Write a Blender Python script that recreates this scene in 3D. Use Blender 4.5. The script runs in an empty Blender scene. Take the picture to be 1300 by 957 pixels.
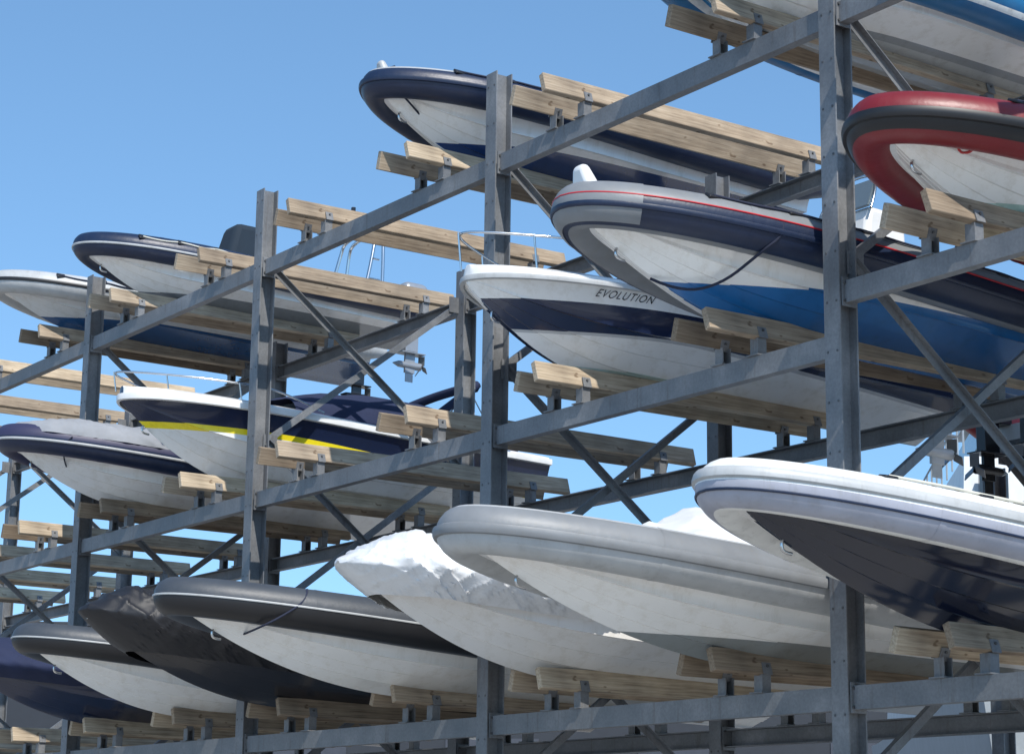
import bpy, bmesh, math, random
import numpy as np
from mathutils import Vector, Matrix, noise, Euler
random.seed(5)
sc=bpy.context.scene
S=5.4; CAMZ=1.6
R=math.radians
# ------------------------------------------------ camera (solved from the rack corners in the photo)
F_,TH,PT,RO=2745.03,.60637,.22069,.01285
PX,YA,ZL,H,DP=12.91426,13.54157,6.06647,3.07443,3.17568
h=np.array([math.sin(TH),math.cos(TH),0]); r0=np.array([math.cos(TH),-math.sin(TH),0]); z=np.array([0,0,1.])
f_=h*math.cos(PT)+z*math.sin(PT); up0=-h*math.sin(PT)+z*math.cos(PT)
r_=r0*math.cos(RO)+up0*math.sin(RO); u_=up0*math.cos(RO)-r0*math.sin(RO)
cam=bpy.data.cameras.new("camera"); camo=bpy.data.objects.new("camera",cam); sc.collection.objects.link(camo)
M=Matrix.Identity(4)
for i in range(3): M[i][0]=r_[i]; M[i][1]=u_[i]; M[i][2]=-f_[i]
M[2][3]=CAMZ
camo.matrix_world=M; cam.sensor_width=36; cam.lens=36*F_/1300; cam.clip_end=5000; sc.camera=camo
LV={'U':ZL+H,'L':ZL,'G':ZL-H,'R':ZL+.46}
# ------------------------------------------------ materials
def nt(name):
    m=bpy.data.materials.new(name); m.use_nodes=True; t=m.node_tree; return m,t,t.nodes["Principled BSDF"]
def c4(c): return (c[0],c[1],c[2],1)
def addmix(t,a,b,fac,mode='MIX'):
    n=t.nodes.new('ShaderNodeMix'); n.data_type='RGBA'; n.blend_type=mode
    for sock,val in ((n.inputs['Factor'],fac),(n.inputs[6],a),(n.inputs[7],b)):
        if hasattr(val,'is_output'): t.links.new(val,sock)
        elif isinstance(val,(int,float)): sock.default_value=val
        else: sock.default_value=c4(val)
    return n.outputs[2]
def nz(t,scale,detail=4,vec=None,stretch=None,rough=.6):
    tc=t.nodes.new('ShaderNodeTexCoord'); n=t.nodes.new('ShaderNodeTexNoise'); n.inputs['Scale'].default_value=scale; n.inputs['Detail'].default_value=min(detail,4); n.inputs['Roughness'].default_value=rough
    src=tc.outputs['Object']
    if stretch:
        mp=t.nodes.new('ShaderNodeMapping'); mp.inputs['Scale'].default_value=stretch; t.links.new(src,mp.inputs[0]); src=mp.outputs[0]
    t.links.new(src,n.inputs['Vector']); return n.outputs['Fac']
def ramp(t,fac,stops,interp='LINEAR'):
    n=t.nodes.new('ShaderNodeValToRGB'); n.color_ramp.interpolation=interp; e=n.color_ramp.elements
    e[0].position=stops[0][0]; e[0].color=c4(stops[0][1])
    e[1].position=stops[1][0]; e[1].color=c4(stops[1][1])
    for p,c in stops[2:]:
        q=e.new(p); q.color=c4(c)
    t.links.new(fac,n.inputs[0]); return n.outputs[0]
G=lambda x:(x,x,x)
cache={}
def mat(name,col,rough=.5,metal=0,var=.12,scale=3,bump=0,bscale=30,coat=0,dirt=0):
    if name in cache: return cache[name]
    m,t,b=nt(name)
    f=ramp(t,nz(t,scale,3),[(.3,G(1-var)),(.7,G(1+var*.3))])
    c=addmix(t,col,f,1.0,'MULTIPLY')
    if dirt:
        d=ramp(t,nz(t,5,4,stretch=(1.6,1.6,.4),rough=.75),[(.52,(0,0,0)),(.80,(1,1,1))])
        c=addmix(t,c,(.20,.19,.165),addmix(t,(0,0,0),d,dirt))
        b.inputs['Roughness'].default_value=rough
    t.links.new(c,b.inputs['Base Color'])
    b.inputs['Roughness'].default_value=rough; b.inputs['Metallic'].default_value=metal; b.inputs['Coat Weight'].default_value=coat; b.inputs['Coat Roughness'].default_value=.08
    if bump:
        bp=t.nodes.new('ShaderNodeBump'); bp.inputs['Strength'].default_value=bump; bp.inputs['Distance'].default_value=.02
        t.links.new(nz(t,bscale,3),bp.inputs['Height']); t.links.new(bp.outputs[0],b.inputs['Normal'])
    cache[name]=m; return m
def hull_paint(name,bands,slope=0.0,gloss=.22,soft=None):
    if name in cache: return cache[name]
    m,t,b=nt(name)
    tc=t.nodes.new('ShaderNodeTexCoord'); sp=t.nodes.new('ShaderNodeSeparateXYZ'); t.links.new(tc.outputs['Object'],sp.inputs[0])
    ma=t.nodes.new('ShaderNodeMath'); ma.operation='MULTIPLY_ADD'; ma.inputs[1].default_value=slope; t.links.new(sp.outputs['X'],ma.inputs[0]); t.links.new(sp.outputs['Z'],ma.inputs[2])
    m2=t.nodes.new('ShaderNodeMath'); m2.operation='DIVIDE'; m2.inputs[1].default_value=2.0; t.links.new(ma.outputs[0],m2.inputs[0])
    stops=[(0,bands[0][1])]; 
    for i in range(1,len(bands)): stops.append((bands[i-1][0]/2.0,bands[i][1]))
    if len(stops)<2: stops.append((.999,bands[0][1]))
    col=ramp(t,m2.outputs[0],stops,'CONSTANT')
    st2=ramp(t,nz(t,7,4,stretch=(1,1,.12),rough=.7),[(.50,(1,1,1)),(.78,(.66,.61,.52))])
    col=addmix(t,col,st2,.5,'MULTIPLY')
    st=ramp(t,nz(t,1.1,3),[(.35,(.92,.91,.89)),(.6,(1,1,1))])
    col=addmix(t,col,st,.7,'MULTIPLY')
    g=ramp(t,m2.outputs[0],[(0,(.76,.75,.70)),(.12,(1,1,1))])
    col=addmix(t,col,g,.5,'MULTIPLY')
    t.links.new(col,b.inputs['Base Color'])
    b.inputs['Roughness'].default_value=gloss+.05
    b.inputs['Coat Weight'].default_value=.35; b.inputs['Coat Roughness'].default_value=.06
    cache[name]=m; return m
def wood_mat():
    m,t,b=nt("weathered_timber")
    g=nz(t,3,4,stretch=(.6,14,14),rough=.7)
    col=ramp(t,g,[(.25,(.25,.195,.145)),(.5,(.46,.385,.295)),(.75,(.62,.54,.435))])
    oi=t.nodes.new('ShaderNodeObjectInfo')
    tint=ramp(t,oi.outputs['Random'],[(0,(.50,.44,.38)),(.5,(.92,.87,.81)),(1,(1.18,1.13,1.03))])
    col=addmix(t,col,tint,1.0,'MULTIPLY')
    w=ramp(t,nz(t,1.3,3),[(.4,(1,1,1)),(.68,(.55,.55,.56))])
    col=addmix(t,col,w,.8,'MULTIPLY')
    k=ramp(t,nz(t,7,1,stretch=(1,2,2)),[(.70,(1,1,1)),(.76,(.35,.27,.2))])
    col=addmix(t,col,k,.8,'MULTIPLY')
    t.links.new(col,b.inputs['Base Color']); b.inputs['Roughness'].default_value=.85
    bp=t.nodes.new('ShaderNodeBump'); bp.inputs['Strength'].default_value=.4; bp.inputs['Distance'].default_value=.01
    t.links.new(g,bp.inputs['Height']); t.links.new(bp.outputs[0],b.inputs['Normal']); return m
def steel_mat():
    m,t,b=nt("galvanised_steel")
    a=nz(t,1.6,4); col=ramp(t,a,[(.3,(.12,.125,.132)),(.55,(.18,.185,.192)),(.75,(.27,.272,.276))])
    s=ramp(t,nz(t,35,2),[(.35,G(.85)),(.65,G(1.1))]); col=addmix(t,col,s,.7,'MULTIPLY')
    st=ramp(t,nz(t,6,4,stretch=(3,3,.25)),[(.58,(1,1,1)),(.74,(.62,.50,.40))]); col=addmix(t,col,st,.6,'MULTIPLY')
    t.links.new(col,b.inputs['Base Color']); b.inputs['Metallic'].default_value=.15
    t.links.new(ramp(t,a,[(.3,G(.42)),(.7,G(.62))]),b.inputs['Roughness']); return m
WOOD=wood_mat(); STEEL=steel_mat()
BOLT=mat("bolt_steel",G(.12),.5,.6)
NAVY=(.009,.017,.050); WHITE=(.85,.84,.81); 
def M_(n):
    d={'navy_tube':((.008,.018,.050),.42),'grey_tube':((.20,.21,.22),.48),'lgrey_tube':((.44,.45,.45),.45),'white_tube':((.80,.80,.77),.42),'lilac_tube':((.36,.37,.43),.42),
       'dgrey_tube':((.050,.058,.070),.48),'red_tube':((.18,.010,.014),.42),'black_rub':((.012,.012,.014),.45),'blue_tube':((.008,.12,.28),.42),
       'white_gel':((.80,.79,.77),.3),'black_gel':((.01,.01,.012),.25),'grey_cloth':((.27,.28,.30),.85),'black_cloth':((.012,.012,.015),.55),'navy_cloth':((.012,.02,.06),.85),
       'green_cloth':((.008,.02,.035),.85),'chrome':((.6,.6,.6),.2),'rope':((.02,.025,.05),.9),'white_rope':((.6,.58,.5),.9),'red_line':((.5,.02,.03),.4),'yellow':((.75,.55,.02),.4)}
    c,r=d[n]; metal=1 if n=='chrome' else 0
    return mat(n,c,r,metal,.15,3,.14 if 'tube' in n or 'cloth' in n else 0,11, .2 if 'gel' in n else 0, (.08 if c[0]<.19 else .45) if 'tube' in n else 0)
# ------------------------------------------------ mesh helpers
def empty(name,loc=(0,0,0),rot=(0,0,0)):
    o=bpy.data.objects.new(name,None); o.location=loc; o.rotation_euler=rot; o.empty_display_size=.3; sc.collection.objects.link(o); return o
def obj(name,vs,fs,mats,mi=None,par=None,smooth=35):
    me=bpy.data.meshes.new(name); me.from_pydata([tuple(p) for p in vs],[],fs)
    for m in mats: me.materials.append(m)
    if mi is not None: me.polygons.foreach_set('material_index',mi)
    bm=bmesh.new(); bm.from_mesh(me); bmesh.ops.remove_doubles(bm,verts=bm.verts,dist=1e-5)
    bmesh.ops.recalc_face_normals(bm,faces=bm.faces); bm.to_mesh(me); bm.free()
    if smooth:
        me.polygons.foreach_set('use_smooth',[True]*len(me.polygons)); me.set_sharp_from_angle(angle=R(smooth))
    o=bpy.data.objects.new(name,me); sc.collection.objects.link(o)
    if par: o.parent=par
    return o
class MB:
    def __init__(s): s.v=[]; s.f=[]; s.m=[]
    def box(s,c,sz,rot=None,mi=0,taper=(1,1)):
        n=len(s.v); 
        for dz in(-.5,.5):
            tx,ty=(taper if dz>0 else (1,1))
            for dx,dy in((-.5,-.5),(.5,-.5),(.5,.5),(-.5,.5)):
                p=Vector((dx*sz[0]*tx,dy*sz[1]*ty,dz*sz[2]))
                if rot is not None: p=rot@p
                s.v.append(Vector(c)+p)
        for q in((0,3,2,1),(4,5,6,7),(0,1,5,4),(1,2,6,5),(2,3,7,6),(3,0,4,7)): s.f.append([n+i for i in q]); s.m.append(mi)
    def cyl(s,a,b,r,k=10,mi=0,r2=None):
        a=Vector(a);b=Vector(b);d=(b-a).normalized(); x=d.orthogonal().normalized(); y=d.cross(x); n=len(s.v); r2=r if r2 is None else r2
        for P,rr in((a,r),(b,r2)):
            for i in range(k):
                t=2*math.pi*i/k; s.v.append(P+x*rr*math.cos(t)+y*rr*math.sin(t))
        for i in range(k): j=(i+1)%k; s.f.append([n+i,n+j,n+k+j,n+k+i]); s.m.append(mi)
        s.f.append([n+i for i in range(k)][::-1]); s.f.append([n+k+i for i in range(k)]); s.m+=[mi,mi]
    def make(s,name,mats,par=None,smooth=30): return obj(name,s.v,s.f,mats,s.m,par,smooth)
def rbox(name,size,loc,m,par,bev=.04,rot=(0,0,0),taper=(1,1),shift=(0,0),seg=3):
    b=MB(); b.box((0,0,0),size,None,0,taper)
    for i in range(4,8): b.v[i]+=Vector((shift[0],shift[1],0))
    o=b.make(name,[m],par,40); o.location=loc; o.rotation_euler=rot
    md=o.modifiers.new('bev','BEVEL'); md.width=bev; md.segments=seg; md.limit_method='NONE'
    return o
def wire(name,pts,r,m,par,cyc=False,smooth=True):
    c=bpy.data.curves.new(name,'CURVE'); c.dimensions='3D'; c.bevel_depth=r; c.bevel_resolution=2; c.resolution_u=5
    sp=c.splines.new('NURBS' if smooth else 'POLY'); sp.points.add(len(pts)-1)
    for i,p in enumerate(pts): sp.points[i].co=(p[0],p[1],p[2],1)
    if smooth: sp.order_u=3; sp.use_endpoint_u=not cyc
    sp.use_cyclic_u=cyc; c.materials.append(m)
    o=bpy.data.objects.new(name,c); sc.collection.objects.link(o); o.parent=par; return o
def sweep(name,pts,secs,mats,segmi,par,closed=True,cap=True,smooth=40):
    vs=[];fs=[];mi=[]; n=len(pts); k=len(secs[0])
    for i,p in enumerate(pts):
        T=(pts[min(i+1,n-1)]-pts[max(i-1,0)]).normalized(); sd=T.cross(Vector((0,0,1))).normalized(); up=sd.cross(T)
        for a,b in secs[i]: vs.append(p+sd*a+up*b)
    for i in range(n-1):
        for j in range(k if closed else k-1):
            jj=(j+1)%k; fs.append([i*k+j,i*k+jj,(i+1)*k+jj,(i+1)*k+j]); mi.append(segmi[j] if segmi else 0)
    if cap and closed:
        fs.append(list(range(k))); fs.append([(n-1)*k+j for j in range(k)]); mi+=[0,0]
    return obj(name,vs,fs,mats,mi,par,smooth)
# ------------------------------------------------ boats
RIB='rigid_inflatable_boat'
class Boat:
    def __init__(s,name,u,lvl,xo,L,B,D,rise,stem=.36,bp=.60,sm=.5,se=2.3,trim=1.0,loc=None,rotz=0,dz=0):
        dd=.13 if 'motor' not in name else .06
        if loc is None: D-=dd; rise+=dd
        else: trim=0
        s.L,s.B,s.D,s.rise,s.stem,s.bp,s.sm,s.se=L,B,D,rise,stem,bp,sm,se
        if loc is None: loc=(PX-xo,YA+u*S,LV[lvl]+.385+.03+dz)
        s.e=empty(name,loc,(0,R(trim),R(rotz)))
    def b(s,t):
        q=min(t/s.sm,1); f=(1-(1-q)**2.3)**s.bp; return s.B/2*f*(1-.08*max(0,(t-.6)/.4)**2)
    def zs(s,t): return s.D+s.rise*max(0,1-t/.8)**1.7
    def zk(s,t):
        q=min(t/s.stem,1); return (s.zs(0)-.05)*(1-q)**s.se
    def stemx(s,z):
        q=1-(max(0,min(1,z/(s.zs(0)-.05))))**(1/s.se); return q*s.stem*s.L
    def hull(s,paint,deckmat,deck=-.12,flare=1.3,name='hull',n=56):
        fr=[0,.035,.28,.325,.58,.625,.91,1.0]; zf=[0,.02,.28,.275,.58,.575,.91,.895]
        tt=[.06,.18,.34,.5,.66,.82,.93,1.0]
        vs=[];fs=[];mi=[]; rows=[]
        for i in range(n):
            t=.0015+(1-.0015)*(i/(n-1))**1.7; k,z,b=s.zk(t),s.zs(t),s.b(t); x=t*s.L
            a=min(t/.38,1); a=a*a*(3-2*a)
            bc=b*(.54+.35*a); zc=k+(z-k)*(.58-.05*a)
            half=[(bc*f,k+(zc-k)*(g**(1.0-.12*(1-a)))) for f,g in zip(fr,zf)]
            half+=[(bc+(b-bc)*q**flare,zc+(z-zc)*q) for q in tt]
            dk=[(b*.95,z+deck*.5),(b*.8,z+deck*.85),(b*.45,z+deck*.97)]
            full=[(y,zz) for y,zz in half]
            ring=[(-y,zz) for y,zz in reversed(full[1:])]+full+dk+[(0,z+deck)]+[(-y,zz) for y,zz in reversed(dk)]
            rows.append(ring)
            vs+=[(x,y,zz) for y,zz in ring]
        k=len(rows[0]); nh=2*len(half)-1
        for i in range(n-1):
            for j in range(k):
                jj=(j+1)%k; fs.append([i*k+j,i*k+jj,(i+1)*k+jj,(i+1)*k+j]); mi.append(0 if j<nh-1 else 1)
        fs.append([(n-1)*k+j for j in range(k)]); mi.append(0)
        fs.append([j for j in range(k)]); mi.append(0)
        return obj(name,vs,fs,[paint,deckmat],mi,s.e,28)
    def path(s,r=0,off=.4,smax=1.0,n=52,fwd=.12,zo=0):
        P=[]
        for i in range(-n,n+1):
            t=(abs(i)/n)**1.75*smax; sg=1 if i<0 else -1
            P.append(Vector((t*s.L-fwd*r,sg*(s.b(t)+off*r*s.b(t)/(s.B/2)),s.zs(t)+zo)))
        return P
    def tube(s,r,bands,base,strake=None,smax=1.04,nose=None,cone=True):
        P=s.path(r,.12,smax,zo=.03); n=len(P)//2; m=24; s.r=r
        mats=[base]+[b[2] for b in bands]; seg=[]
        for j in range(m):
            ph=(j+.5)*360/m; ph=ph if ph<=180 else ph-360; k=0
            for q,bb in enumerate(bands):
                if bb[0]<=ph<=bb[1]: k=q+1
            seg.append(k)
        secs=[];rad=[]
        for i in range(-n,n+1):
            t=(abs(i)/n)**1.75*smax; rr=r*(.86+.14*min(t/.3,1))
            if cone and t>.93*smax: rr*=1-.6*((t-.93*smax)/(.07*smax))
            rad.append(rr); secs.append([(rr*math.cos(2*math.pi*j/m),rr*math.sin(2*math.pi*j/m)) for j in range(m)])
        sweep('inflatable_tube',P,secs,mats,seg,s.e)
        if nose:
            a,b=n-9,n+10
            ang=[R(x) for x in range(-60,101,16)]
            sweep('bow_cap',P[a:b],[[(rad[i]*1.03*math.cos(q),rad[i]*1.03*math.sin(q)) for q in ang] for i in range(a,b)],[nose],None,s.e,closed=False)
        if strake:
            for st_ in (strake if isinstance(strake,list) else [strake]):
                sm_,h,dd,ph=st_; pr=R(ph)
                cs=[]
                for i in range(len(P)):
                    c=rad[i]; ca,sa=math.cos(pr),math.sin(pr)
                    prof=[(c-.01,-h),(c+dd*.7,-h*.8),(c+dd,-h*.3),(c+dd,h*.3),(c+dd*.7,h*.8),(c-.01,h)]
                    cs.append([(a*ca-b*sa,a*sa+b*ca) for a,b in prof])
                sweep('rubbing_strake',P[3:-3],cs[3:-3],[sm_],None,s.e)
        for t in (.16,.40,.64,.86):
            for sg in(-1,1):
                i=n+sg*int(round(n*(t/smax)**(1/1.75)))
                sweep('tube_seam',[P[i]+(P[i+1]-P[i]).normalized()*d for d in(-.03,0,.03)],[[(rad[i]*1.009*math.cos(2*math.pi*j/m),rad[i]*1.009*math.sin(2*math.pi*j/m)) for j in range(m)]]*3,mats,seg,s.e,cap=False)
        s.P=P;s.rad=rad;s.n=n
    def tp(s,t,ph,side=-1,k=1.03,smax=1.04):
        n=s.n; i=n+(1 if side<0 else -1)*int(round(n*(t/smax)**(1/1.75))); i=max(1,min(len(s.P)-2,i)); P=s.P[i]
        T=(s.P[i+1]-s.P[i-1]).normalized(); sd=T.cross(Vector((0,0,1))).normalized(); up=sd.cross(T); a=R(ph)
        return P+(sd*math.cos(a)+up*math.sin(a))*s.rad[i]*k
    def grab(s,m=None,ph=38,t0=.12,t1=.8,nn=7):
        m=m or M_('rope')
        for side in(-1,1):
            pts=[]
            for i in range(nn*2+1):
                t=t0+(t1-t0)*i/(nn*2); p=s.tp(t,ph if i%2==0 else ph-16,side,1.06 if i%2==0 else 1.10); pts.append(p)
                if i%2==0:
                    q=rbox('rope_patch',(.14,.03,.09),s.tp(t,ph,side,1.0),M_('black_rub'),s.e,.012,rot=(R((90-ph) if side<0 else -(90-ph))+R(90),0,0))
            wire('grab_line',pts,.012,m,s.e)
    def eye(s,t=.03,z=.62):
        z=s.zs(0)*z; x=s.stemx(z)
        wire('bow_eye',[(x+.03,0,z-.06),(x-.06,0,z-.06),(x-.08,0,z),(x-.06,0,z+.06),(x+.03,0,z+.06)],.014,M_('chrome'),s.e)
        return Vector((x-.07,0,z))
def console(bt,x,h=.85,col='white_gel',screen=True):
    z=bt.zs(.4)-.1
    rbox('helm_console',(.7,.75,h),(x,0,z+h/2),M_(col),bt.e,.06,taper=(.7,.85),shift=(.08,0))
    gl=mat('tinted_perspex',(.10,.13,.15),.08,0,.02,coat=.5)
    if screen:
        rbox('windscreen',(.03,.72,.38),(x-.12,0,z+h+.14),gl,bt.e,.012,rot=(0,R(28),0),taper=(1,.8))
        wire('screen_rail',[(x-.2,-.38,z+h-.05),(x-.05,-.36,z+h+.32),(x,0,z+h+.4),(x-.05,.36,z+h+.32),(x-.2,.38,z+h-.05)],.014,M_('chrome'),bt.e)
    rbox('jockey_seat',(1.0,.42,.6),(x+1.1,0,z+.3),M_(col),bt.e,.05)
    rbox('seat_cushion',(.95,.44,.14),(x+1.1,0,z+.68),M_('black_cloth'),bt.e,.05)
    rbox('seat_back',(.12,.42,.42),(x+1.55,0,z+.85),M_('black_cloth'),bt.e,.05,rot=(0,R(12),0))
def outboard(par,loc,cm,sc_=1.0,tilt=0,yaw=0):
    e=bpy.data.objects.new('outboard_motor',None); sc.collection.objects.link(e); e.parent=par; e.location=loc; e.scale=(sc_,)*3; e.rotation_euler=(0,R(tilt),R(yaw))
    rbox('cowling',(.62,.42,.48),(.28,0,.42),cm,e,.11,taper=(.78,.8),shift=(-.03,0),seg=5)
    rbox('cowling_band',(.58,.40,.12),(.28,0,.16),mat('outboard_trim',G(.15),.5),e,.04)
    b=MB(); b.box((.24,0,-.22),(.26,.16,.75),None,0); b.box((.26,0,-.62),(.5,.24,.02)); b.box((.25,0,-.78),(.2,.05,.38)); b.box((.02,0,-.02),(.2,.26,.4))
    b.cyl((.02,0,-.83),(.48,0,-.83),.055,12,0,.07); b.cyl((-.1,0,-.83),(.02,0,-.83),.005,12,0,.055)
    b.box((.25,0,-1.02),(.16,.012,.22))
    o=b.make('leg',[cm],e); md=o.modifiers.new('bev','BEVEL'); md.width=.012; md.segments=2
    p=MB()
    for k in range(3):
        a=k*2.094; rot=Euler((a,0,0)).to_matrix()@Euler((0,0,R(35))).to_matrix()
        p.box(Vector((.5,0,0))+Euler((a,0,0)).to_matrix()@Vector((0,0,.11))+Vector((0,0,-.83)),(.012,.12,.17),rot)
    p.make('propeller',[mat('prop_alloy',G(.25),.35,.8)],e)
def aframe(bt,x,h=1.15,m='chrome',w=.75,lean=.25):
    z=bt.zs(.9)
    for dx in(0,.35):
        wire('radar_arch',[(x+dx,-w,z),(x+lean+dx*.4,-w*.92,z+h*.85),(x+lean+dx*.4,-w*.7,z+h),(x+lean+dx*.4,w*.7,z+h),(x+lean+dx*.4,w*.92,z+h*.85),(x+dx,w,z)],.028,M_(m),bt.e)
    for k in(.35,.6): wire('arch_bar',[(x+lean*k+.03,-w*.97,z+h*k),(x+.35-.1*k,-w*.97,z+h*k)],.016,M_(m),bt.e,smooth=False); wire('arch_bar',[(x+lean*k+.03,w*.97,z+h*k),(x+.35-.1*k,w*.97,z+h*k)],.016,M_(m),bt.e,smooth=False)
    wire('arch_antenna',[(x+lean,.3,z+h),(x+lean+.05,.3,z+h+.5)],.008,M_('white_gel'),bt.e)
    rbox('radar_dome',(.3,.3,.14),(x+lean+.05,-.1,z+h+.1),M_('white_gel'),bt.e,.05)
    rbox('nav_light',(.06,.06,.1),(x+lean+.05,.3,z+h+.5),M_('black_gel'),bt.e,.01)
def cover(bt,m,w_add,z_lo,crown,t1=1.0,amp=.03,fr=2.2,seed=0,name='boat_cover',n=130,k=64,ex=.75,xf=.12,mixn=(.7,.3,.14)):
    vs=[];fs=[]
    for i in range(n):
        t=.0008+(t1-.0008)*(i/(n-1))**1.7; bb=bt.b(t)
        f=min(1,bb/(bt.B*.22)); w=bb+w_add*f
        hh=crown(t) if callable(crown) else crown
        for j in range(k):
            a=math.pi*j/(k-1); ca=math.cos(a); sa=max(0.0,math.sin(a))
            zz=z_lo+(hh-z_lo)*sa**.85*(.45+.55*f)
            z=bt.zs(t)+zz
            low=max(0,-zz)/max(.01,-z_lo) if z_lo<0 else 0
            y=w*math.copysign(abs(ca)**ex,ca)*(1-.28*low**1.5)
            xs=bt.stemx(bt.zs(0)+min(0,zz))-xf*(1 if zz<.0 else 1-min(1,zz/max(hh,.01)))
            x=xs+t*(bt.L-xs)
            p=Vector((x,y,z))
            d=Vector((-.7*(1-f),ca,sa)).normalized()
            q=p+Vector((seed,0,0))
            n1=noise.noise(Vector((q.x*fr*.8,q.y*fr,q.z*fr)))
            # taut creases: thin ridges running down and aft
            n2=(1-abs(noise.noise(Vector((q.x*fr*1.5+q.z*fr*2.2,q.y*fr*.5,q.z*fr*.7)))*2.2)); n2=max(0,n2)**3
            n3=(1-abs(noise.noise(Vector((q.x*fr*3.2-q.z*fr*2.6+9,q.y*fr,q.z*fr*1.4)))*2.4)); n3=max(0,n3)**3
            p+=d*amp*(mixn[0]*n1+mixn[1]*n2+mixn[2]*n3)*(.3+.7*f)
            vs.append(p)
    for i in range(n-1):
        for j in range(k-1): fs.append([i*k+j,i*k+j+1,(i+1)*k+j+1,(i+1)*k+j])
    fs.append([(n-1)*k+j for j in range(k)]); fs.append([j for j in range(k)])
    return obj(name,vs,fs,[m],None,bt.e,60)
W=M_('white_gel')
# 1 upper right, white / blue tube
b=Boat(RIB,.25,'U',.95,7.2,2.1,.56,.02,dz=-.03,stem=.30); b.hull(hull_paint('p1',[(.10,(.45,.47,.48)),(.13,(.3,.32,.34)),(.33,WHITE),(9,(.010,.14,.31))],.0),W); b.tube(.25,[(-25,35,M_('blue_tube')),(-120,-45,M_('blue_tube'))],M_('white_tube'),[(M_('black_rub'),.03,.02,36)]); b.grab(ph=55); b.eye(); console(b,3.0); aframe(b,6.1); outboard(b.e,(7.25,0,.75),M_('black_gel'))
# 2 navy tube, blue bottom
b=Boat(RIB,1.25,'U',.76,5.9,1.9,.64,.10,bp=.64); b.hull(hull_paint('p2',[(.24,(.010,.040,.15)),(9,WHITE)]),W); b.tube(.21,[(48,180,M_('lgrey_tube'))],M_('navy_tube'),(M_('navy_tube'),.04,.025,0)); b.grab(M_('rope'),50); b.eye()
rbox('seat_cover',(.9,.7,.5),(2.3,0,.85),M_('grey_cloth'),b.e,.12,taper=(.7,.7)); outboard(b.e,(5.9,0,.6),M_('black_gel'),.9)
wire('painter_line',[b.tp(.02,80),b.tp(.005,20,k=1.15),b.tp(.03,-50,k=1.1),(.6,-.05,.45)],.012,M_('rope'),b.e)
rbox('bow_fairlead',(.12,.2,.18),(.02,0,b.zs(0)+.24),M_('lgrey_tube'),b.e,.04,rot=(0,R(-20),0),taper=(.6,.5))
# 3 grey/navy tube, bright blue bottom
b=Boat(RIB,.25,'L',1.88,8.0,2.0,.60,.21,bp=.6,trim=1.4); b.hull(hull_paint('p3',[(.31,(.012,.12,.34)),(9,WHITE)],-.01),W); b.tube(.24,[(-80,14,M_('navy_tube')),(165,180,M_('navy_tube'))],M_('grey_tube'),[(M_('red_line'),.008,.010,16),(M_('navy_tube'),.03,.02,-12)],nose=M_('grey_tube')); b.grab(M_('rope'),55); e=b.eye()
console(b,3.4,1.0); outboard(b.e,(8.05,0,.75),M_('black_gel')); aframe(b,7.0)
wire('mooring_rope',[b.tp(.19,85),b.tp(.19,30,k=1.05),b.tp(.19,-20,k=1.04),b.tp(.18,-60,k=1.15),(1.35,-.35,.30),(1.05,-.12,.22),(.8,0,.33)],.014,M_('rope'),b.e)
rbox('bow_fairlead',(.16,.3,.26),(.02,0,b.zs(0)+.3),M_('white_gel'),b.e,.05,rot=(0,R(-20),0),taper=(.6,.5))
# 4 red
b=Boat(RIB,-.25,'R',.80,7.2,2.0,.57,.14,dz=-.08,trim=1.4); b.hull(hull_paint('p4',[(.24,(.42,.58,.53)),(9,WHITE)]),W); b.tube(.25,[(-42,2,M_('black_rub')),(58,90,M_('black_rub'))],M_('red_tube'),(M_('black_rub'),.05,.03,-6)); b.grab(M_('rope'),65); b.eye(); console(b,3.0)
def hullpt(b,x,q):
    t=x/b.L; a=min(t/.38,1); a=a*a*(3-2*a); k,z,bb=b.zk(t),b.zs(t),b.b(t); bc=bb*(.54+.35*a); zc=k+(z-k)*(.58-.05*a)
    return Vector((x,-(bc+(bb-bc)*max(0,q)**1.3),zc+(z-zc)*q))
cpt=hullpt(b,.62,.25); ex_=(hullpt(b,.70,.25)-hullpt(b,.54,.25)).normalized(); ey_=(hullpt(b,.62,.45)-cpt).normalized(); nn_=ex_.cross(ey_).normalized()
if nn_.y>0: nn_=-nn_
wire('hull_badge',[cpt+nn_*.01+ex_*.06*math.cos(a*math.pi/6)+ey_*.06*math.sin(a*math.pi/6) for a in range(12)],.012,mat('badge_red',(.45,.03,.03),.4),b.e,cyc=True)
# 5 navy/white motorboat
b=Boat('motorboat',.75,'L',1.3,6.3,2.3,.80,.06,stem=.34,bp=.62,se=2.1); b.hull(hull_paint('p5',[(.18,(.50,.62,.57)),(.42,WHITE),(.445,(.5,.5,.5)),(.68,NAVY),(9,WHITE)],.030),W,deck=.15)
P=b.path(0,0,1.0,fwd=0); sweep('gunwale_rubrail',P,[[(-.01,-.03),(.03,-.025),(.035,0),(.03,.025),(-.01,.03)]]*len(P),[M_('lgrey_tube')],None,b.e); b.eye()
def rail(b,t1=.45,h=.36,inset=.1,n=6):
    top=[]
    for i in range(-n,n+1):
        t=(abs(i)/n)**1.6*t1; y=max(0,b.b(t)-inset)*(1 if i<0 else -1); z=b.zs(t)+.1; hh=h if abs(i)<n else .02
        p=Vector((t*b.L-(.12 if abs(i)<2 else 0),y,z+hh)); top.append(p)
        if i%2==0 and abs(i)<n: wire('rail_stanchion',[(p.x+.05,p.y,z-.04),p],.011,M_('chrome'),b.e,smooth=False)
    wire('bow_rail',top,.014,M_('chrome'),b.e)
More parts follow.
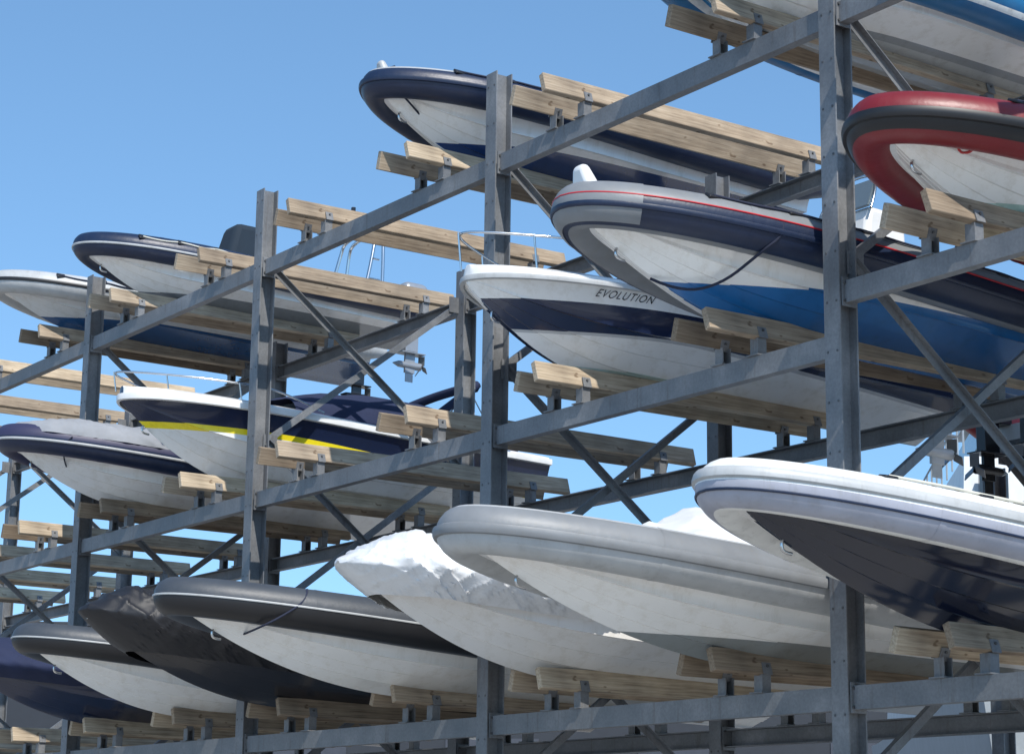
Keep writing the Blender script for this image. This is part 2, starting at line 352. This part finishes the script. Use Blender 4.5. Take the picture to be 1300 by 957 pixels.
def lettering(b,text,x0,z0,h):
    c=bpy.data.curves.new('hull_lettering','FONT'); c.body=text; c.size=h; c.space_character=1.15; c.shear=.3
    o=bpy.data.objects.new('hull_lettering_src',c); sc.collection.objects.link(o); bpy.context.view_layer.update()
    me=bpy.data.meshes.new_from_object(o); bpy.data.objects.remove(o)
    bm=bmesh.new(); bm.from_mesh(me); bmesh.ops.triangulate(bm,faces=bm.faces)
    for vv in bm.verts:
        x=x0+vv.co.x; t=x/b.L; zz=b.zs(t)-z0+vv.co.y; q=max(0,min(1,(zz-(b.zs(t)*.56))/(b.zs(t)*.44)))
        a=min(t/.38,1); a=a*a*(3-2*a); bc=b.b(t)*(.54+.35*a)
        vv.co=Vector((x,-(bc+(b.b(t)-bc)*q**1.3)-.014,zz))
    bm.to_mesh(me); bm.free(); me.materials.clear(); me.materials.append(M_('black_gel'))
    o=bpy.data.objects.new('hull_lettering',me); sc.collection.objects.link(o); o.parent=b.e
rail(b); outboard(b.e,(6.4,0,.8),M_('white_gel')); lettering(b,"EVOLUTION",1.05,.115,.095)
gl=mat('tinted_perspex',(.10,.13,.15),.08)
sweep('windscreen',[Vector((3.2,.85,.90)),Vector((2.4,.7,.90)),Vector((2.1,.35,.90)),Vector((2.0,0,.90)),Vector((2.1,-.35,.90)),Vector((2.4,-.7,.90)),Vector((3.2,-.85,.90))],[[(0,0),(.01,0),(-.25,.36),(-.26,.36)]]*7,[gl],None,b.e)
# 6 navy RIB upper left with arch and outboard
b=Boat(RIB,2.75,'U',.78,5.3,1.85,.58,.10,bp=.62); b.hull(hull_paint('p6',[(.16,(.18,.20,.22)),(9,WHITE)]),W); b.tube(.20,[],M_('navy_tube'),(M_('lgrey_tube'),.018,.015,-8)); b.grab(M_('white_rope'),40); b.eye()
rbox('covered_console',(.7,.65,.95),(2.4,0,1.0),M_('green_cloth'),b.e,.1,taper=(.6,.7),shift=(.1,0)); aframe(b,4.3,1.3,w=.6); outboard(b.e,(5.35,0,.55),mat('silver_cowl',(.30,.32,.35),.35,.3),.9)
# 7 grey RIB far upper left
b=Boat(RIB,3.25,'U',1.0,6.2,1.9,.56,.10); b.hull(hull_paint('p7',[(.26,(.012,.07,.19)),(9,(.6,.61,.61))]),W); b.tube(.21,[],M_('lgrey_tube'),(M_('black_rub'),.03,.02,0)); b.grab(); outboard(b.e,(6.2,0,.6),M_('black_gel'),.9)
# 8 navy motorboat with yellow stripe
b=Boat('motorboat',2.25,'L',1.35,6.2,2.3,.86,.14,stem=.36,bp=.60,se=2.1); b.hull(hull_paint('p8',[(.66,WHITE),(.73,(.95,.76,.02)),(9,NAVY)],.06),W,deck=.15)
P=b.path(0,0,1.0,fwd=0); sweep('gunwale_rubrail',P,[[(-.01,-.05),(.03,-.04),(.035,0),(.03,.04),(-.01,.05)]]*len(P),[M_('white_gel')],None,b.e); b.eye(); rail(b,.4,.22)
sweep('windscreen',[Vector((3.4,.85,.95)),Vector((2.7,.75,.95)),Vector((2.3,.35,.95)),Vector((2.2,0,.95)),Vector((2.3,-.35,.95)),Vector((2.7,-.75,.95)),Vector((3.4,-.85,.95))],[[(0,0),(.01,0),(-.2,.3),(-.21,.3)]]*7,[gl],None,b.e)
vs=[];fs=[]
n=24;k=16
for i in range(n):
    x=2.1+3.6*i/(n-1)
    for j in range(k):
        a=math.pi*j/(k-1); hgt=.62*math.sin(math.pi*min(1,(i+3)/(n+6)))**.5+.05*noise.noise(Vector((x*2,j*.4,0))); vs.append((x,.95*math.cos(a),.90+hgt*max(0,math.sin(a))**.7))
for i in range(n-1):
    for j in range(k-1): fs.append([i*k+j,i*k+j+1,(i+1)*k+j+1,(i+1)*k+j])
obj('cockpit_cover',vs,fs,[M_('navy_cloth')],None,b.e,60)
for sd in(-.9,.9):
    wire('bimini_pole',[(4.2,sd,.95),(5.0,sd,1.75)],.013,M_('chrome'),b.e,smooth=False); wire('bimini_strut',[(5.4,sd,.95),(4.9,sd,1.65)],.01,M_('chrome'),b.e,smooth=False)
wire('folded_bimini',[(4.95,-.92,1.72),(5.05,-.5,1.8),(5.08,0,1.82),(5.05,.5,1.8),(4.95,.92,1.72)],.07,M_('navy_cloth'),b.e)
wire('folded_bimini_arm',[(4.3,-.9,1.2),(5.0,-.92,1.78)],.06,M_('navy_cloth'),b.e)
# 9 covered RIB left
b=Boat('covered_inflatable_boat',2.75,'L',1.75,6.6,1.95,.64,.14); b.hull(hull_paint('p9',[(9,WHITE)]),W); b.tube(.23,[(-70,0,M_('navy_tube'))],mat('purple_tube',(.03,.03,.075),.5),(M_('lgrey_tube'),.02,.02,-12)); b.eye()
cover(b,M_('grey_cloth'),.22,.10,lambda t:.32+.25*min(1,t/.4),amp=.07,seed=2,xf=.1,mixn=(.5,.35,.2))
wire('tie_line',[b.tp(.1,10,k=1.1),b.tp(.08,-40,k=1.2),(.9,-.05,.4)],.01,M_('rope'),b.e)
# ---- bottom row
def bottom(name,u,xo,L,B,D,rise,paint,**k):
    b=Boat(name,u,'G',xo,L,B,D,rise,**k); b.hull(paint,W); return b
b=bottom(RIB,-.25,2.50,8.6,1.95,.63,.31,hull_paint('p10',[(9,(.005,.008,.022))],gloss=.08),stem=.42,trim=1.5); b.tube(.23,[(-75,2,M_('lilac_tube'))],M_('white_tube'),[(M_('lgrey_tube'),.05,.03,18),(M_('navy_tube'),.012,.012,-20)]); b.grab(M_('white_rope'),80); b.eye()
rbox('covered_helm',(1.7,1.2,1.0),(4.3,0,1.08),M_('navy_cloth'),b.e,.25,taper=(.5,.6),seg=5); rbox('helm_seat_cover',(.8,1.0,1.2),(5.4,0,1.25),M_('white_gel'),b.e,.25,taper=(.6,.6),seg=5)
b=bottom(RIB,.25,3.05,8.9,1.95,.62,.24,hull_paint('p11',[(.20,(.24,.26,.26)),(9,WHITE)]),stem=.40,bp=.56,trim=1.5); b.tube(.24,[(-8,60,M_('grey_tube'))],M_('lgrey_tube'),(M_('grey_tube'),.05,.03,-5)); b.eye()
cover(b,mat('white_cloth',(.62,.63,.63),.8,0,.1,3,.2,12),.05,.15,lambda t:.15+.95*max(0,1-abs((t-.42)/.26))**.8,amp=.13,seed=7,ex=1.25,xf=-.3,mixn=(.5,.4,.25))
b=bottom('shrink_wrapped_boat',.75,2.58,7.5,2.05,.82,.14,hull_paint('p12',[(9,(.76,.75,.73))]),stem=.40)
wrap=mat('shrink_wrap_film',(.68,.685,.69),.34,0,.08,3,.5,6,coat=.3,dirt=.3)
cover(b,wrap,.17,-.30,lambda t:.26+.22*min(1,t/.4),amp=.085,fr=2.2,seed=11,name='shrink_wrap',xf=.12,n=230,k=100,mixn=(.65,.50,.45))
b=bottom(RIB,1.25,3.05,7.8,1.95,.64,.16,hull_paint('p13',[(9,WHITE)]),stem=.40,bp=.66,trim=1.3); b.tube(.235,[(-75,-2,M_('black_rub'))],M_('dgrey_tube'),(M_('lgrey_tube'),.012,.010,0)); b.eye()
wire('tie_line',[b.tp(.14,60,k=1.05),b.tp(.14,20,k=1.05),b.tp(.12,-30,k=1.2),b.tp(.09,-60,k=1.5),(.75,-.1,.5)],.012,M_('rope'),b.e)
b=bottom('covered_boat',1.75,2.85,7.2,2.0,.78,.18,hull_paint('p14',[(9,(.02,.02,.025))]),stem=.40)
cover(b,M_('black_cloth'),.14,-.45,lambda t:.26+.22*min(1,t/.4),amp=.085,fr=2.0,seed=21,xf=.1,n=180,k=80,mixn=(.7,.5,.4))
b=bottom(RIB,2.25,2.4,6.8,1.9,.68,.14,hull_paint('p15',[(9,WHITE)]),stem=.38); b.tube(.22,[(-75,-2,M_('black_rub'))],M_('dgrey_tube'),(M_('lgrey_tube'),.012,.010,0)); b.eye()
b=bottom('covered_boat',2.75,2.3,6.8,2.0,.66,.12,hull_paint('p16',[(9,NAVY)]),stem=.38); cover(b,M_('navy_cloth'),.1,-.2,.35,amp=.06,seed=31)
# ------------------------------------------------ rack
def rack(name,X0,dp,u0,u1,levels,top,planks,rbay=None,backtop=.5):
    e=empty(name,(0,0,0)); st=MB(); bo=MB()
    def hpost(x,y,z1):
        for sx in(-1,1): st.box((x+sx*.1,y,z1/2),(.015,.2,z1))
        st.box((x,y,z1/2),(.184,.012,z1))
        z=.6
        while z<z1-.1:
            for dy in(-.06,.06): bo.cyl((x-.112,y+dy,z),(x-.106,y+dy,z),.012,8)
            z+=.45
        st.box((x,y,.01),(.4,.4,.02))
    def beam(x,ya,yb,z,flip=1):
        L=yb-ya; c=(ya+yb)/2
        st.box((x-.05*flip,c,z),(.012,L,.2)); st.box((x+.0*flip+.004*flip,c,z+.093),(.095,L,.014)); st.box((x+.004*flip,c,z-.093),(.095,L,.014))
    us=list(range(u0,u1+1))
    for u in us:
        y=YA+u*S; hpost(X0,y,levels['U']+1.07 if top else levels['L']+.6); hpost(X0+dp,y,(levels['U']+backtop) if top else levels['L']+.6)
        zz=levels['U'] if top else levels['L']+.25*H
        while zz>1.0:
            zb=max(.2,zz-.75*H)
            for (xa,za,xb,zb2,dy) in((X0+.1,zz,X0+dp-.1,zb,-.05),(X0+.1,zb,X0+dp-.1,zz,.05)):
                d=Vector((xb-xa,0,zb2-za)); ln=d.length; rot=Euler((0,-math.atan2(d.z,d.x),0)).to_matrix()
                c=Vector(((xa+xb)/2,y+dy,(za+zb2)/2)); st.box(c,(ln,.008,.08),rot); st.box(c+rot@Vector((0,.03*(1 if dy>0 else -1),.036)),(ln,.06,.008),rot)
                for px,pz in((xa+.06,za),(xb-.06,zb2)): st.box((px,y+dy*.6,pz),(.2,.01,.22))
            zz=zb
    for u in us[:-1]:
        for lk in levels:
            if lk=='R': continue
            z=levels[lk]
            if u<0 and lk=='L' and rbay: z=levels['R']
            for x,fl in((X0,1),(X0+dp,-1)):
                ya=YA+u*S+.103; yb=YA+(u+1)*S-.103; beam(x,ya,yb,z,fl)
                for yy,sg in((ya+.006,1),(yb-.006,-1)):
                    st.box((x+.0,yy,z),(.17,.014,.26))
                    for dz in(-.08,.08):
                        for dx in(-.062,.066): bo.cyl((x+dx,yy+sg*.007,z+dz),(x+dx,yy+sg*.022,z+dz),.014,6)
    for (u,lk) in planks:
        z=levels[lk]
        for sg in(-1,1):
            y=YA+u*S+sg*.25; L=dp+1.05+random.uniform(-.15,.15); cx=X0+dp/2+random.uniform(-.06,.06)
            rot=Euler((R(17)*sg+random.uniform(-.03,.03),random.uniform(-.004,.004),random.uniform(-.006,.006)))
            o=MB(); o.box((0,0,0),(L,.075,.215)); q=o.make('timber_bunk',[WOOD],e,0); q.location=(cx,y,z+.375); q.rotation_euler=rot
            md=q.modifiers.new('b','BEVEL'); md.width=.006; md.segments=1
            for x in(X0,X0+dp):
                st.box((x,y,z+.107),(.17,.17,.012)); st.box((x-.045,y,z+.19),(.012,.11,.16)); st.box((x+.045,y,z+.19),(.012,.11,.16)); st.box((x,y+.05*sg,z+.19),(.08,.01,.16))
                rm=rot.to_matrix()
                for q2 in(-1,1): st.box(Vector((x,y,z+.375))+rm@Vector((0,q2*.045,-.07)),(.1,.012,.11),rm)
                bo.cyl(Vector((x,y,z+.375))+rm@Vector((0,-.051,-.05)),Vector((x,y,z+.375))+rm@Vector((0,-.066,-.05)),.013,6)
    st.make('steel_frame',[STEEL],e,0); bo.make('bolts',[BOLT],e,0); return e
pl=[(u+.25*k,l) for u in range(0,5) for k in(1,3) for l in('U','L','G')]+[(-.25,'R'),(-.75,'R'),(-.25,'G'),(-.75,'G'),(-.25,'U'),(-.75,'U')]
rack('boat_storage_rack',PX,DP,-1,5,LV,True,pl,True)
# ------------------------------------------------ second rack behind (sterns towards us)
X2=PX+DP+4.6
L2={'L':ZL-.05,'G':ZL-H-.2}
rack('boat_storage_rack',X2,DP,0,1,L2,False,[(.25,'L'),(.75,'L')])
for u,tb,cc in((.75,'red_tube','black_gel'),(.25,'navy_tube','silver')):
    b=Boat(RIB,0,'L',0,6.4,1.75,.62,.14,loc=(X2-.9,YA+u*S,L2['L']+.385)); b.e.rotation_euler=(0,0,math.pi); b.e.location.x=X2-.9+6.4
    b.hull(hull_paint('p2'+tb,[(.3,(.2,.2,.2)),(9,WHITE)]),W); b.tube(.25,[],M_(tb) if tb!='red_tube' else mat('bright_red_tube',(.36,.015,.02),.45),(M_('black_rub'),.04,.03,0)); console(b,2.6,.9); aframe(b,5.2,1.2)
    for yy in(-.35,.35): outboard(b.e,(6.45,yy,.7),M_('black_gel') if cc=='black_gel' else mat('silver_cowl',(.30,.32,.35),.35,.3),.95)
# ------------------------------------------------ harbour vessel beyond
def vessel(loc,rz):
    e=empty('patrol_vessel',loc,(0,0,rz)); gr=mat('ship_grey',(.30,.33,.35),.5); wh=mat('ship_white',(.60,.62,.62),.45); dk=mat('ship_window',(.03,.04,.05),.1)
    n=20; vs=[];fs=[]
    for i in range(n):
        t=i/(n-1); x=-18+36*t; w=3.6*(1-max(0,(t-.6)/.4)**2.2)+.05; h=4.6+1.6*max(0,(t-.55)/.45)**2
        vs+=[(x,-w,h),(x-.3,-w*.85,0),(x-.3,w*.85,0),(x,w,h)]
    for i in range(n-1):
        for j in range(4): jj=(j+1)%4; fs.append([i*4+j,i*4+jj,i*4+4+jj,i*4+4+j])
    fs+= [[0,1,2,3],[(n-1)*4+j for j in range(4)]]
    obj('hull',vs,fs,[gr],None,e,30)
    b=MB(); b.box((0,0,6.2),(17,6,3.2),None,0,(.94,.95)); b.box((-1,0,9),(11,5.0,2.4),None,0,(.92,.94)); b.box((-.5,0,11.1),(5,3.2,1.8),None,0,(.8,.85)); b.box((-5,0,10.6),(2,1.6,2.4),None,1,(.8,.8)); b.box((-.5,0,12.08),(4.6,3.3,.12),None,0)
    for zz,L,wd,ox in((6.8,16,2.93,0),(9.3,10,2.42,-1)):
        for k in range(int(L/1.3)):
            for sy in(-1,1): b.box((ox-L/2+.8+k*1.3,sy*(wd+.02),zz),(.6,.14,.55),None,2)
    for k in range(4): b.box((-6.4,-1.8+1.2*k,9.4),(.2,.6,.7),None,2)
    for k in range(4): b.box((-2.92,-1.05+.7*k,11.4),(.2,.5,.6),None,2)
    for sy in(-1,1): b.box((-.5,sy*1.5,11.4),(3.6,.2,.6),None,2)
    b.make('superstructure',[wh,gr,dk],e,0)
    m=MB(); m.cyl((-.5,0,12.1),(-.7,0,14.6),.14,8,0,.06)
    for zz,w in((12.9,1.1),(13.6,.8),(14.2,.5)): m.cyl((-.6,-w,zz),(-.6,w,zz),.045,6); m.cyl((-.6-w*.6,0,zz+.1),(-.6+w*.6,0,zz+.1),.04,6)
    m.box((-.5,0,13.2),(.2,1.7,.2)); m.cyl((1,1,12.1),(1,1,12.8),.35,12,1,.25); m.cyl((-2.1,-.9,12.1),(-2.1,-.9,12.7),.3,12,1,.2)
    for k in(-1,1):
        m.cyl((-1.8,k*1.3,12.1),(-1.9,k*1.3,14.3),.025,5)
        for r2 in range(10): m.cyl((-6.4+r2*1.1,k*2.4,10.2),(-6.4+r2*1.1,k*2.4,11.1),.025,5)
        m.cyl((-6.4,k*2.4,11.1),(3.5,k*2.4,11.1),.025,5)
    m.cyl((-6.4,-2.4,11.1),(-6.4,2.4,11.1),.025,5)
    m.make('mast_and_rails',[gr,wh],e,30)
vessel((39.6,35.0,0),R(50))
# ------------------------------------------------ ground, background
gm,t,bs=nt('yard_concrete')
col=ramp(t,nz(t,.15,4),[(.3,(.34,.325,.30)),(.7,(.45,.43,.395))]); col=addmix(t,col,ramp(t,nz(t,6,4),[(.3,G(.85)),(.7,G(1.05))]),1,'MULTIPLY'); t.links.new(col,bs.inputs['Base Color']); bs.inputs['Roughness'].default_value=.9
obj('ground',[(-3000,-3000,0),(3000,-3000,0),(3000,3000,0),(-3000,3000,0)],[[0,1,2,3]],[gm],None,None,0)
def shed(name,loc,size,rotz,wall,roofm,pitch=.8):
    e=empty(name,loc,(0,0,rotz)); L,Wd,h=size; b=MB(); b.box((0,0,h/2),(L,Wd,h))
    b.make('walls',[wall],e,0)
    v_=[(-L/2-.3,-Wd/2-.4,h),(L/2+.3,-Wd/2-.4,h),(L/2+.3,0,h+pitch),(-L/2-.3,0,h+pitch),(-L/2-.3,Wd/2+.4,h),(L/2+.3,Wd/2+.4,h)]
    v_+=[(a,b_,c-.15) for a,b_,c in v_]
    obj('roof',v_,[[0,1,2,3],[3,2,5,4],[6,9,8,7],[9,10,11,8],[0,6,7,1],[4,5,11,10],[0,3,9,6],[3,4,10,9],[1,7,8,2],[2,8,11,5]],[roofm],None,e,0)
    d=MB(); x=-L/2+3
    while x<L/2-3:
        for sy in(-1,1):
            d.box((x,sy*(Wd/2+.02),h*.3),(3.4,.06,h*.6),None,0)
            d.box((x+3.6,sy*(Wd/2+.02),h*.45),(1.6,.05,.7),None,1)
        x+=7
    d.make('doors_and_windows',[mat('roller_door',(.05,.055,.07),.5),gl],e,0)
shed('boat_shed',(46,76,0),(150,18,10.0),R(-35),mat('dark_cladding',(.022,.026,.034),.6),mat('shed_roof',(.03,.033,.04),.7),.7)
# ------------------------------------------------ world
sun_dir=Vector((-.24,-.97,0)).normalized(); EL=R(48)
sd=Vector((sun_dir.x*math.cos(EL),sun_dir.y*math.cos(EL),math.sin(EL)))
sl=bpy.data.lights.new('sun','SUN'); sl.energy=5.0; sl.angle=R(.5); sl.color=(1,.95,.87); so=bpy.data.objects.new('sun',sl); sc.collection.objects.link(so); so.rotation_euler=(-sd).to_track_quat('-Z','Y').to_euler()
w=bpy.data.worlds.new("World"); sc.world=w; w.use_nodes=True; t=w.node_tree; bg=t.nodes['Background']
sk=t.nodes.new('ShaderNodeTexSky'); sk.sky_type='NISHITA'; sk.sun_disc=False; sk.sun_elevation=EL; sk.sun_rotation=math.atan2(sd.x,sd.y); sk.air_density=1.0; sk.dust_density=.2; sk.ozone_density=1.4
# clear dry air: soften the bright horizon band by sampling the sky a little higher
tc=t.nodes.new('ShaderNodeTexCoord'); va=t.nodes.new('ShaderNodeVectorMath'); va.operation='ADD'; va.inputs[1].default_value=(0,0,.12); vn=t.nodes.new('ShaderNodeVectorMath'); vn.operation='NORMALIZE'
t.links.new(tc.outputs['Generated'],va.inputs[0]); t.links.new(va.outputs[0],vn.inputs[0]); t.links.new(vn.outputs[0],sk.inputs['Vector'])
mx=t.nodes.new('ShaderNodeMix'); mx.data_type='RGBA'; mx.blend_type='MULTIPLY'; mx.inputs['Factor'].default_value=1; t.links.new(sk.outputs[0],mx.inputs[6]); mx.inputs[7].default_value=(1.08,1.36,1.44,1)
t.links.new(mx.outputs[2],bg.inputs[0]); bg.inputs[1].default_value=.15
sc.view_settings.view_transform='Standard'; sc.view_settings.look='None'; sc.view_settings.exposure=0
